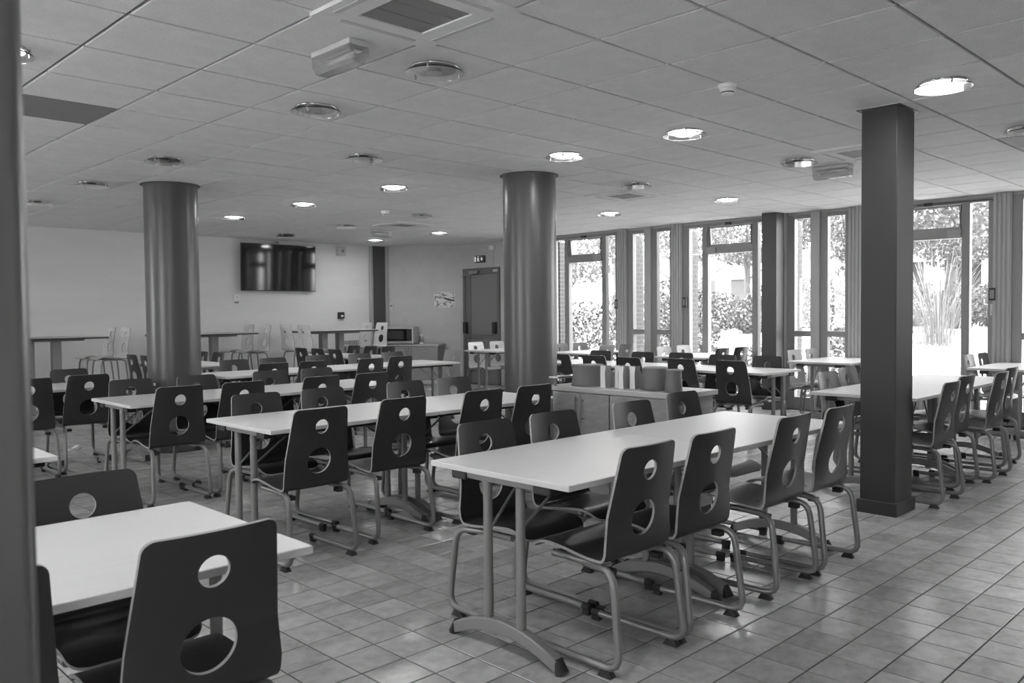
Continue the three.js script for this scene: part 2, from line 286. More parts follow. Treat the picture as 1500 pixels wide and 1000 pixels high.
// ------------------------------------------------------------------ columns
const roundCol = (u, v, label) => {
  const t = thing('round_column', label, 'column', [u, 0, -v]);
  part('shaft', cyl(0.26, 0.26, CEIL, 0, CEIL / 2, 0, 64), M.roundColumn, t);
  part('collar', new THREE.CylinderGeometry(0.29, 0.29, 0.006, 64).translate(0, CEIL - 0.003, 0), M.darkPanel, t);
  part('base_ring', new THREE.LatheGeometry([[0.255, 0], [0.276, 0], [0.276, 0.085], [0.262, 0.1], [0.255, 0.1]].map(p => new THREE.Vector2(...p)), 64), M.roundColumn, t);
};
roundCol(5.935, 5.757, 'thick round grey column standing behind the sideboard');
roundCol(3.587, 8.613, 'thick round grey column between the long tables facing the television');
{
  const t = thing('square_column', 'dark square column with a low plinth beside the aisle', 'column', [5.83, 0, -2.27]);
  part('shaft', rbox(0.30, CEIL, 0.235, 0.006, 0, CEIL / 2, 0, 1), M.squareColumn, t);
  part('collar', box(0.35, 0.006, 0.285, 0, CEIL - 0.003, 0), M.darkPanel, t);
  part('plinth', rbox(0.335, 0.09, 0.27, 0.005, 0, 0.045, 0, 1), M.squareColumn, t);
}
{
  const t = thing('steel_post', 'brushed steel doorway post standing at the room entrance', 'post', [0.167, 0, -1.02], 0.12);
  part('post_body', rbox(0.17, CEIL, 0.13, 0.02, 0, CEIL / 2, 0, 4), M.steel, t);
  part('post_groove', box(0.004, CEIL - 0.1, 0.012, 0.0845, CEIL / 2, 0.02), M.black, t);
}

// ------------------------------------------------------------------ chairs
// one bent plywood sheet (seat and backrest) with two round holes, on two bent tubes; local front is -z, origin on the floor under the bend
const BACK_H = 0.435, LEAN = 0.172, SHEET = 0.011;
function cutSheet(w, h, inside, place) {                                   // front face, rear face and cut edge of a bent sheet; inside(x, y) < 0 within the outline
  const C = 0.009, NX = Math.ceil(w / C), NY = Math.ceil(h / C), pos = [[], [], []], nor = [[], [], []], uv = [[], [], []], E = 1e-4;
  const X = i => -w / 2 + w * i / NX, Y = j => h * j / NY, F = [];
  for (let j = 0; j <= NY; j++) { F.push([]); for (let i = 0; i <= NX; i++) F[j].push(inside(X(i), Y(j))); }
  const at = (x, y, t) => place(x, y, t * SHEET / 2, new THREE.Vector3());
  const put = (g, p, q, n) => { pos[g].push(q.x, q.y, q.z); nor[g].push(n.x, n.y, n.z); uv[g].push(p[0] * 1.5, p[1] * 1.5); };
  const normal = (p, t) => at(p[0] + E, p[1], t).sub(at(p[0] - E, p[1], t)).cross(at(p[0], p[1] + E, t).sub(at(p[0], p[1] - E, t))).normalize();
  const strip = (p, q) => {
    const A = at(...p, 1), B = at(...q, 1), D = at(...p, -1), G = at(...q, -1), n = (r) => { const gx = inside(r[0] + E, r[1]) - inside(r[0] - E, r[1]), gy = inside(r[0], r[1] + E) - inside(r[0], r[1] - E), l = Math.hypot(gx, gy) || 1; return at(r[0] + gx / l * 1e-3, r[1] + gy / l * 1e-3, 0).sub(at(r[0], r[1], 0)).normalize(); };
    const np = n(p), nq = n(q); put(2, p, A, np); put(2, q, G, nq); put(2, p, D, np); put(2, p, A, np); put(2, q, B, nq); put(2, q, G, nq);
  };
  for (let j = 0; j < NY; j++) for (let i = 0; i < NX; i++) {
    const c = [[i, j], [i + 1, j], [i + 1, j + 1], [i, j + 1]], poly = []; let leave = null, enter = null;
    c.forEach(([a, b], k) => {
      const [a2, b2] = c[(k + 1) % 4], f = F[b][a], g = F[b2][a2];
      if (f < 0) poly.push([X(a), Y(b)]);
      if ((f < 0) !== (g < 0)) { const t = f / (f - g), r = [X(a) + (X(a2) - X(a)) * t, Y(b) + (Y(b2) - Y(b)) * t]; poly.push(r); if (f < 0) leave = r; else enter = r; }
    });
    for (let k = 1; k + 1 < poly.length; k++) {
      const T = [poly[0], poly[k], poly[k + 1]];
      for (const p of T) put(0, p, at(...p, 1), normal(p, 1)); for (const p of [T[0], T[2], T[1]]) put(1, p, at(...p, -1), normal(p, -1).negate());
    }
    if (leave && enter) strip(leave, enter);
  }
  const mk = g => { const b = new THREE.BufferGeometry(); b.setAttribute('position', new THREE.Float32BufferAttribute(pos[g], 3)); b.setAttribute('normal', new THREE.Float32BufferAttribute(nor[g], 3)); b.setAttribute('uv', new THREE.Float32BufferAttribute(uv[g], 2)); return mergeVertices(b, 1e-5); };
  return mergeGeometries([mk(0), mk(1), mk(2)], true);
}
function gridSheet(len, half, place) {                                       // the same for a sheet of varying width bent along its length
  const NS = 40, NX = 10, rows = [], pos = [[], [], []], uv = [[], [], []];
  for (let i = 0; i <= NS; i++) { const s = len * (i < 12 ? i / 12 * 0.2 : i > 30 ? 0.85 + (i - 30) / 10 * 0.15 : 0.2 + (i - 12) / 18 * 0.65); rows.push(Array.from({ length: NX + 1 }, (_, k) => [half(s) * (2 * k / NX - 1), s])); }
  const V = ([x, s], h) => place(x, s, h * SHEET / 2, new THREE.Vector3()), push = (g, ...q) => q.forEach(([p, h]) => { const a = V(p, h); pos[g].push(a.x, a.y, a.z); uv[g].push(p[0] * 1.5, p[1] * 1.5); });
  for (let i = 0; i < NS; i++) for (let k = 0; k < NX; k++) {
    const a = rows[i][k], b = rows[i][k + 1], c = rows[i + 1][k + 1], d = rows[i + 1][k];
    push(0, [a, 1], [b, 1], [c, 1]); push(0, [a, 1], [c, 1], [d, 1]); push(1, [a, -1], [c, -1], [b, -1]); push(1, [a, -1], [d, -1], [c, -1]);
  }
  const strip = (a, b) => { push(2, [a, 1], [b, -1], [b, 1]); push(2, [a, 1], [a, -1], [b, -1]); };
  for (let i = 0; i < NS; i++) { strip(rows[i + 1][0], rows[i][0]); strip(rows[i][NX], rows[i + 1][NX]); }
  for (let k = 0; k < NX; k++) strip(rows[NS][k + 1], rows[NS][k]);
  const mk = g => { const b = new THREE.BufferGeometry(); b.setAttribute('position', new THREE.Float32BufferAttribute(pos[g], 3)); b.setAttribute('uv', new THREE.Float32BufferAttribute(uv[g], 2)); b.computeVertexNormals(); return toCreasedNormals(b, 0.7); };
  return mergeGeometries([mk(0), mk(1), mk(2)], true);
}
// signed distance to a tapering board with rounded top corners that runs on below y = 0
function board(w0, w1, h, r) {
  const k = (w0 - w1) / 2 / h, l = Math.hypot(1, k);
  return (x, y) => { const side = (Math.abs(x) - w0 / 2 + k * y) / l + r, top = y - h + r; return side > 0 && top > 0 ? Math.hypot(side, top) - r : Math.max(side, top) - r; };
}
// side profile of the sheet: length s along it from the top of the bend; returns position and normal (towards the sitter)
function profile(top, seatLen, seatY) {
  const pts = [], bendR = 0.055, dirA = new THREE.Vector2(-Math.sin(LEAN), -Math.cos(LEAN));                 // (z, y): running down the back, z shrinks towards the front
  pts.push(new THREE.Vector2(0.012, seatY + 0.055));
  const corner = new THREE.Vector2(0.012 + dirA.x / -dirA.y * -0.055 * -1, seatY);
  const ctrl = [[0.012, seatY + 0.055], [0.0035, seatY + 0.012], [-0.012, seatY - 0.008], [-0.05, seatY - 0.013], [-0.12, seatY - 0.010], [-0.22, seatY + 0.004], [-0.31, seatY + 0.012], [-seatLen + 0.05, seatY + 0.004], [-seatLen, seatY - 0.022]];
  const c = new THREE.CatmullRomCurve3(ctrl.map(([z, y]) => new THREE.Vector3(0, y, z)), false, 'centripetal', 0.5);
  const N = 80, L = c.getLengths(N), total = L[N];
  return { total, at(s) { const t = Math.min(1, Math.max(0, s / total)), p = c.getPointAt(t), d = c.getTangentAt(t); return { p, n: new THREE.Vector3(0, -d.z, d.y) }; } };
}
function makeChair(name, mats, seatY, backTop, frame) {
  const root = new THREE.Group(); root.name = name;
  const pr = profile(0, 0.41, seatY), y0 = seatY + 0.055, backLen = (backTop - y0) / Math.cos(LEAN);
  const tanB = Math.tan(LEAN);
  const outline = board(0.414, 0.338, backLen, 0.028), hs = backLen * (0.765 - 0.49) / 0.375, hb = backLen * (0.575 - 0.49) / 0.375;
  const inside = (x, y) => Math.max(outline(x, y), 0.041 - Math.hypot(x, y - hs), 0.0735 - Math.hypot(x, y - hb));
  const cup = x => 0.62 * x * x;                                          // sides wrap slightly forward
  part('backrest', cutSheet(0.42, backLen, inside, (x, y, h, o) => o.set(x, y0 + y * Math.cos(LEAN) + h * Math.sin(LEAN), 0.012 + y * Math.sin(LEAN) - h * Math.cos(LEAN) - cup(x) * Math.min(1, y / 0.15 + 0.25))), mats, root);
  const half = s => { const w = 0.207 - 0.0145 * s / pr.total, d = pr.total - s, r = 0.05; return d < r ? w - r + Math.sqrt(Math.max(0, r * r - (r - d) * (r - d))) : w; };
  part('seat', gridSheet(pr.total, half, (x, s, h, o) => { const q = pr.at(s); return o.set(x, q.p.y + q.n.y * h + 0.18 * x * x * Math.sin(Math.PI * Math.min(1, s / pr.total)), q.p.z + q.n.z * h - cup(x) * Math.max(0, 0.25 - s * 2.0)); }), mats, root);
  frame(root, seatY);
  for (const x of [-0.09, 0.09]) for (const z of [-0.09, -0.25]) part('screw', cyl(0.006, 0.006, 0.003, x, seatY - 0.002 + (z < -0.2 ? 0.015 : 0.002), z, 8), M.black, root);
  return root;
}
function sledFrame(root, seatY) {
  for (const s of [-1, 1]) {
    const x0 = 0.165 * s, x1 = 0.198 * s, x2 = 0.212 * s, y = seatY - 0.030;
    part('leg', tube(fillet([[x0, y, -0.30], [x0, y - 0.004, -0.10], [x1, y - 0.006, 0.035], [x2, 0.034, 0.078], [x2, 0.034, -0.395]], [0.2, 0.075, 0.062], 7), 0.0152, 10, 14), M.tube, root);
    part('rear_pad', new THREE.CylinderGeometry(0.014, 0.034, 0.036, 4, 1).rotateY(Math.PI / 4).scale(0.8, 1, 1.35).translate(x2, 0.0182, 0.014), M.rubber, root);
    part('front_pad', join([cyl(0.016, 0.016, 0.045, 0, 0, 0, 10).rotateX(Math.PI / 2).translate(x2, 0.034, -0.392), box(0.024, 0.03, 0.04, x2, 0.0155, -0.392)]), M.rubber, root);
    part('bumper', rbox(0.035, 0.024, 0.05, 0.004, x0 * 0.92, y - 0.022, -0.02), M.rubber, root);
  }
  part('cross_tube', tube([[-0.165, seatY - 0.03, -0.29], [0.165, seatY - 0.03, -0.29]], 0.010, 8), M.tube, root);
}
function stoolFrame(root, seatY) {                                        // four straight legs of the high chairs
  for (const s of [-1, 1]) {
    const y = seatY - 0.026;
    part('leg', tube(fillet([[0.16 * s, y, -0.18], [0.16 * s, y, -0.345], [0.195 * s, 0.0, -0.40]], 0.05, 5), 0.0115, 8, 10), M.tube, root);
    part('leg', tube(fillet([[0.16 * s, y, -0.18], [0.16 * s, y, -0.02], [0.195 * s, 0.0, 0.05]], 0.05, 5), 0.0115, 8, 10), M.tube, root);
    part('stretcher', tube([[0.186 * s, 0.25, -0.384], [0.186 * s, 0.25, 0.028]], 0.008, 8), M.tube, root);
  }
  part('footrest', tube([[-0.187, 0.25, -0.383], [0.187, 0.25, -0.383]], 0.008, 8), M.tube, root);
}
const TOP_Y = 0.868;
const CHAIR = {
  dark: makeChair('dining_chair', [M.shell, M.shell, M.plyEdge], BACK_H, TOP_Y, sledFrame),
  grey: makeChair('dining_chair', [M.shellGrey, M.shellGrey, M.plyEdge], BACK_H, TOP_Y, sledFrame),
  pale: makeChair('dining_chair', [M.shellLight, M.shellLight, M.plyEdge], BACK_H, TOP_Y, sledFrame),
  high: makeChair('high_chair', [M.shellLight, M.shellLight, M.plyEdge], 0.785, 1.215, stoolFrame),
};
const ORD = ['first', 'second', 'third', 'fourth', 'fifth', 'sixth'];
const FACE = { v: 0, '-v': Math.PI, u: -Math.PI / 2, '-u': Math.PI / 2 };
// places: [u, v] of the floor point under the bend
function seat(kind, u, v, face, label, group, jitter = 0.02) {
  const src = CHAIR[kind], c = src.clone(); c.name = numbered(src.name); c.userData = { label, category: 'chair', group };
  c.position.set(u, 0, -v); c.rotation.y = FACE[face] + rr(-jitter, jitter); scene.add(c); return c;
}

// ------------------------------------------------------------------ tables
const TABLE_Y = 0.745;
function makeTable(len) {                                                 // long axis local x
  const root = new THREE.Group(); root.name = 'folding_table';
  part('table_top', rbox(len - 0.004, 0.024, 0.80, 0.003, 0, TABLE_Y - 0.012, 0, 1), M.top, root);
  part('edge_band', join([box(len - 0.003, 0.019, 0.0012, 0, TABLE_Y - 0.012, 0.4003), box(len - 0.003, 0.019, 0.0012, 0, TABLE_Y - 0.012, -0.4003), box(0.0012, 0.019, 0.798, len / 2 - 0.002, TABLE_Y - 0.012, 0), box(0.0012, 0.019, 0.798, -len / 2 + 0.002, TABLE_Y - 0.012, 0)]), M.topEdge, root);
  for (const z of [-0.27, 0.27]) part('rail', box(len - 0.22, 0.03, 0.03, 0, TABLE_Y - 0.04, z), M.underframe, root);
  for (const s of [-1, 1]) {
    const x = s * (len / 2 - 0.055);
    for (const z of [-0.095, 0.095]) part('leg', cyl(0.0195, 0.0195, TABLE_Y - 0.024 - 0.09, x, (TABLE_Y - 0.024 + 0.09) / 2, z, 18), M.tableLeg, root);
    part('head_bar', join([rbox(0.05, 0.03, 0.56, 0.006, x, TABLE_Y - 0.04, 0)]), M.tableLeg, root);
    for (const z of [-0.24, 0.24]) part('bracket', rbox(0.07, 0.035, 0.09, 0.008, x, TABLE_Y - 0.045, z), M.black, root);
    // arched foot: flat oval bar bowing up to the legs
    const sh = new THREE.Shape(); const A = 0.29;
    sh.moveTo(-A, 0.012); sh.bezierCurveTo(-0.17, 0.062, -0.10, 0.078, 0, 0.080); sh.bezierCurveTo(0.10, 0.078, 0.17, 0.062, A, 0.012);
    sh.lineTo(A + 0.004, 0.05); sh.bezierCurveTo(0.19, 0.100, 0.11, 0.122, 0, 0.124); sh.bezierCurveTo(-0.11, 0.122, -0.19, 0.100, -A - 0.004, 0.05); sh.closePath();
    const foot = part('foot', new THREE.ExtrudeGeometry(sh, { depth: 0.03, bevelEnabled: true, bevelThickness: 0.008, bevelSize: 0.006, bevelSegments: 2, curveSegments: 10 }).translate(0, 0, -0.015).rotateY(Math.PI / 2).translate(x, 0, 0), M.tableLeg, root);
    for (const z of [-1, 1]) part('end_cap', new THREE.CylinderGeometry(0.020, 0.031, 0.056, 8).scale(1, 1, 0.8).rotateX(-0.35 * z).translate(x, 0.03, z * (A + 0.012)), M.rubber, foot);
    for (const z of [-0.075, 0.075]) part('brace', tube([[x, 0.50, z], [x - s * 0.26, TABLE_Y - 0.04, z * 1.6]], 0.0065, 6), M.tableLeg, root);
  }
  return root;
}
const TABLE = { 1.2: makeTable(1.2), 1.6: makeTable(1.6) };
function table(len, u, v, along, label, group) {                          // centre of the table
  const c = TABLE[len].clone(); c.name = numbered('folding_table'); c.userData = { label, category: 'table' }; if (group) c.userData.group = group;
  c.position.set(u, 0, -v); c.rotation.y = along === 'u' ? 0 : Math.PI / 2; scene.add(c); return c;
}
const GAP = 0.03;                                                         // bend of a chair stands this far outside the table edge
function footsOf(start, lens) { const f = []; let a = start; for (const l of lens) { f.push(a + 0.055, a + l - 0.055); a += l; } return f; }
// a chair beside a table foot stands clear of it; one astride a foot stays pulled out
function clear(c, feet) {
  let out = 0;
  for (const f of feet) { const d = c - f, m = Math.abs(d), s = d < 0 ? -1 : 1; if (m > 0.15 && m < 0.262) c = f + s * (m < 0.195 ? 0.15 : 0.262); if (Math.abs(c - f) < 0.2) out = 0.10; }
  return [c, out];
}
// a row along u: tables [u0, len...] with edges v0..v0+0.8, chairs on either side given by their u
function rowU({ u0, lens, v0, name, low, high, lowKind = 'dark', highKind = 'dark', lowSide, highSide, from, end }) {
  let u = u0; lens.forEach((l, k) => { table(l, u + l / 2, v0 + 0.4, 'u', lens.length > 1 ? `pale folding table, ${k ? 'far half from' : 'half at'} ${from} of ${name}` : `pale folding table, ${name}`); u += l; });
  const n = i => ORD[i];
  const feet = footsOf(u0, lens);
  (low ?? []).forEach((q, i) => { const [c, out] = clear(q, feet); seat(lowKind, c, v0 - GAP - out, 'v', `${n(i)} ${lowKind} chair from ${from}, ${lowSide} side, ${name}`, `chairs at ${name}`); });
  (high ?? []).forEach((q, i) => { const [c, out] = clear(q, feet); seat(highKind, c, v0 + 0.8 + GAP + out, '-v', `${n(i)} ${highKind} chair from ${from}, ${highSide} side, ${name}`, `chairs at ${name}`); });
}
rowU({ u0: 0.02, lens: [1.2], v0: 2.03, name: 'short table by the steel post', from: 'the aisle', low: [0.89, 0.36], high: [0.93, 0.36], lowSide: 'entrance', highSide: 'television' });
rowU({ u0: 2.285, lens: [1.2, 1.2], v0: 2.03, name: 'long table by the square column', from: 'the aisle', low: [2.66, 3.13, 3.86, 4.40], high: [2.69, 3.20, 3.83, 4.44], lowSide: 'open', highSide: 'sideboard' });
rowU({ u0: 2.27, lens: [1.2, 1.2], v0: 4.20, name: 'long table ending near the sideboard', from: 'the aisle', low: [2.49, 3.12, 3.76, 4.28], high: [2.65, 3.20, 3.87, 4.42], lowSide: 'entrance', highSide: 'television' });
rowU({ u0: 2.235, lens: [1.2, 1.2], v0: 6.15, name: 'long table before the television-side round column', from: 'the aisle', low: [2.56, 3.06, 3.74, 4.26], high: [2.57, 3.13, 3.81, 4.30], lowSide: 'entrance', highSide: 'television' });
rowU({ u0: 3.95, lens: [1.6, 1.6], v0: 8.22, name: 'longest table, beside the television-side round column', from: 'the column', low: [4.45, 4.93, 5.63, 6.13], high: [4.48, 4.97, 5.67, 6.20, 6.72], lowSide: 'entrance', highSide: 'television' });
seat('grey', 7.53, 8.86, '-u', 'grey chair at the microwave end of the longest table', 'chairs at longest table');
rowU({ u0: 0.0, lens: [1.2], v0: 4.20, name: 'table behind the short post table', from: 'the aisle', low: [0.92], lowSide: 'entrance' });
rowU({ u0: 0.75, lens: [1.2, 1.2], v0: 8.0, name: 'aisle table beside the television-side column', from: 'the column', low: [2.53, 2.03], high: [2.66], lowSide: 'entrance', highSide: 'television' });
rowU({ u0: 1.5, lens: [1.2], v0: 10.3, name: 'table under the first high table', from: 'the column', low: [], high: [2.45, 1.95], highSide: 'television' });
rowU({ u0: 6.2, lens: [1.2, 1.2], v0: 2.20, name: 'long table behind the square column', from: 'the column', low: [6.33, 6.98, 7.52, 8.15], high: [6.70, 7.29, 7.9], lowSide: 'open', highSide: 'sideboard' });
rowU({ u0: 9.72, lens: [1.2], v0: 2.15, name: 'window table past the square column', from: 'the room', low: [10.07, 10.56], high: [10.07, 10.56], lowSide: 'open', highSide: 'pillar' });
rowU({ u0: 9.72, lens: [1.2], v0: 4.20, name: 'window table before the dark pillar', from: 'the room', low: [10.07, 10.56], high: [10.07, 10.56], lowKind: 'dark', highKind: 'grey', lowSide: 'near', highSide: 'pillar' });
rowU({ u0: 9.72, lens: [1.2], v0: 6.20, name: 'window table past the dark pillar', from: 'the room', low: [10.07, 10.56], high: [10.07, 10.56], lowKind: 'dark', highKind: 'grey', lowSide: 'pillar', highSide: 'door' });
rowU({ u0: 9.72, lens: [1.2], v0: 8.22, name: 'window table behind the sideboard column', from: 'the room', low: [10.07, 10.56], high: [10.07, 10.56], lowKind: 'grey', highKind: 'grey', lowSide: 'pillar', highSide: 'door' });
rowU({ u0: 9.45, lens: [1.2], v0: 9.95, name: 'table before the exit door', from: 'the room', low: [], high: [9.79, 10.30], highKind: 'pale', highSide: 'door' });
// rows along v: tables with edges u0..u0+0.8
function rowV({ u0, v0, lens, name, low, high, lowSide, highSide, from, lowKind = 'dark', highKind = 'dark' }) {
  let v = v0; lens.forEach((l, k) => { table(l, u0 + 0.4, v + l / 2, 'v', lens.length > 1 ? `pale folding table, ${k ? 'far half from' : 'half at'} ${from} of ${name}` : `pale folding table, ${name}`); v += l; });
  const feet = footsOf(v0, lens);
  low.forEach((q, i) => { const [c, out] = clear(q, feet); seat(lowKind, u0 - GAP - out, c, 'u', `${ORD[i]} ${lowKind} chair from ${from}, ${lowSide} side, ${name}`, `chairs at ${name}`); });
  high.forEach((q, i) => { const [c, out] = clear(q, feet); seat(highKind, u0 + 0.8 + GAP + out, c, '-u', `${ORD[i]} ${highKind} chair from ${from}, ${highSide} side, ${name}`, `chairs at ${name}`); });
}
rowV({ u0: 7.68, v0: 4.20, lens: [1.6, 1.6], name: 'crosswise table behind the sideboard', from: 'the square column', low: [4.52, 5.12, 5.75, 6.33, 6.88], high: [4.63, 5.20, 5.84, 6.34, 7.02], lowSide: 'sideboard', highSide: 'window' });
rowV({ u0: 6.83, v0: 10.2, lens: [1.6], name: 'crosswise table under the television', from: 'the entrance', low: [10.53, 11.0, 11.47], high: [10.53, 11.0, 11.47], lowSide: 'column', highSide: 'microwave' });
rowV({ u0: 4.33, v0: 10.3, lens: [1.6], name: 'crosswise table behind the television-side round column', from: 'the entrance', low: [11.08, 11.56], high: [11.05, 11.55], lowSide: 'aisle', highSide: 'television' });

// ------------------------------------------------------------------ high tables and high chairs along the television wall
[[2.75, 'first high table, left of the round column'], [5.05, 'second high table, below the wall socket'], [7.40, 'third high table, below the black wall box']].forEach(([u, name], k) => {
  const t = thing('high_table', `narrow black-edged ${name}`, 'table', [u + 0.765, 0, -12.85]);
  part('table_top', rbox(1.53, 0.012, 0.70, 0.003, 0, 1.094, 0, 1), M.highTop, t); part('edge', rbox(1.532, 0.022, 0.702, 0.003, 0, 1.077, 0, 1), M.highEdge, t);
  for (const s of [-1, 1]) { part('leg', rbox(0.11, 1.045, 0.13, 0.006, s * 0.17, 0.541, 0, 1), M.highLeg, t); part('foot', rbox(0.26, 0.02, 0.5, 0.006, s * 0.17, 0.01, 0, 1), M.highLeg, t); }
  part('apron', box(1.0, 0.03, 0.3, 0, 1.052, 0), M.highLeg, t);
});
const hi = (u, v, f, label) => seat('high', u, v, f, label, 'pale high chairs along the television wall');
hi(4.50, 13.2, '-u', 'pale high chair by the wall, first high table'); hi(4.50, 12.62, '-u', 'pale high chair away from wall, first high table');
hi(6.83, 13.4, '-u', 'pale high chair by the wall, second high table, facing away from door'); hi(6.83, 12.83, '-u', 'pale high chair away from wall, second high table, facing away from door');
hi(7.17, 12.60, 'u', 'pale high chair by the wall, television end of third high table'); hi(7.17, 12.03, 'u', 'pale high chair away from wall, television end of third high table');
hi(9.12, 13.2, '-u', 'pale high chair by the wall, corner end of third high table'); hi(9.12, 12.72, '-u', 'pale high chair away from wall, corner end of third high table');

// ------------------------------------------------------------------ sideboard behind the long table and the things on it
{
  const u0 = 4.52, u1 = 4.98, H = 0.845, vs = [3.10, 3.64, 4.18, 4.42];
  const unit = (v0, v1, hv, label) => {
    const t = thing('cabinet', label, 'cabinet', [u0, 0, -(v0 + v1) / 2]), w = v1 - v0, m = (hv ?? 0);
    part('body', box(u1 - u0 - 0.02, H - 0.095, w - 0.003, (u1 - u0) / 2 + 0.01, 0.06 + (H - 0.095) / 2, 0), M.cabinet, t);
    part('plinth', box(u1 - u0 - 0.08, 0.06, w - 0.004, (u1 - u0) / 2 + 0.02, 0.03, 0), M.black, t);
    for (const s of [-1, 1]) {
      const d = part('door', rbox(0.018, H - 0.10, w / 2 - 0.004, 0.003, 0.0, 0.06 + (H - 0.10) / 2, s * w / 4, 1), M.cabinet, t);
      part('handle', join([tube([[-0.035, 0.60, s * 0.028], [-0.035, 0.78, s * 0.028]], 0.006, 8), tube([[-0.035, 0.625, s * 0.028], [-0.008, 0.625, s * 0.028]], 0.005, 6), tube([[-0.035, 0.755, s * 0.028], [-0.008, 0.755, s * 0.028]], 0.005, 6)]), M.handle, d);
    }
  };
  unit(3.10, 3.625, 0, 'grey wood double cupboard under sideboard top, nearer the square column');
  unit(3.63, 4.155, 0, 'grey wood double cupboard under sideboard top, nearer the round column');
  solo('worktop', pbox(u0 - 0.015, u1 + 0.02, 3.07, 4.20, H - 0.034, H, 0.003), M.worktop, 'pale worktop lying across both sideboard cupboards', 'worktop');
  // tapered oval tubs standing upside down
  const tub = (u, v, w, d, h, label) => {
    const t = thing('plastic_tub', label, 'tub', [u, H, -v], 0.78);
    part('wall', new THREE.LatheGeometry([[1.0, 0], [0.99, 0.012], [0.86, 0.93], [0.80, 1.0], [0.0, 1.0]].map(([r, y]) => new THREE.Vector2(r, y)), 40).scale(w / 2, h, d / 2), M.tub, t);
    part('rim', new THREE.TorusGeometry(1, 0.03, 8, 40).rotateX(Math.PI / 2).scale(w / 2, 0.1, d / 2).translate(0, 0.004, 0), M.tub, t);
  };
  tub(4.68, 3.95, 0.205, 0.26, 0.155, 'dark grey oval tub nearer the round column on the sideboard');
  tub(4.72, 3.39, 0.225, 0.2, 0.155, 'wide dark grey oval tub nearer the square column on the sideboard');
  tub(4.66, 3.20, 0.135, 0.12, 0.15, 'narrow dark grey tapered tub at the end of the sideboard');
  // white notched holders between the tubs
  [[4.64, 3.745, 0], [4.70, 3.665, 0.05], [4.66, 3.60, -0.03], [4.70, 3.535, 0.03]].forEach(([u, v, a], k) => {
    const t = thing('file_holder', `${ORD[k]} white notched plastic holder from the round column, on the sideboard`, 'holder', [u, H, -v], a, 'white holders on the sideboard');
    const sh = new THREE.Shape(); [[-0.05, 0], [0.05, 0], [0.055, 0.075], [0.01, 0.125], [0.01, 0.158], [-0.045, 0.158], [-0.055, 0.1]].forEach((p, i) => i ? sh.lineTo(...p) : sh.moveTo(...p)); sh.closePath();
    for (const s of [-1, 1]) part('side_panel', new THREE.ExtrudeGeometry(sh, { depth: 0.003, bevelEnabled: false }).translate(0, 0, s * 0.022 - 0.0015), M.milky, t);
    part('spine', box(0.003, 0.155, 0.044, -0.049, 0.0785, 0), M.whitePlastic, t); part('bottom', box(0.1, 0.003, 0.044, 0, 0.0015, 0), M.whitePlastic, t); part('front_lip', box(0.003, 0.07, 0.044, 0.051, 0.036, 0), M.palePlastic, t);
  });
  const r = thing('serving_rail', 'low metal tray rail at the round-column end of the sideboard', 'rail', [4.66, H, -4.12]);
  part('rail', rbox(0.36, 0.014, 0.09, 0.004, 0, 0.062, 0), M.chrome, r); for (const s of [-1, 1]) part('foot', cyl(0.008, 0.012, 0.056, s * 0.16, 0.028, 0, 10), M.tub, r);
}

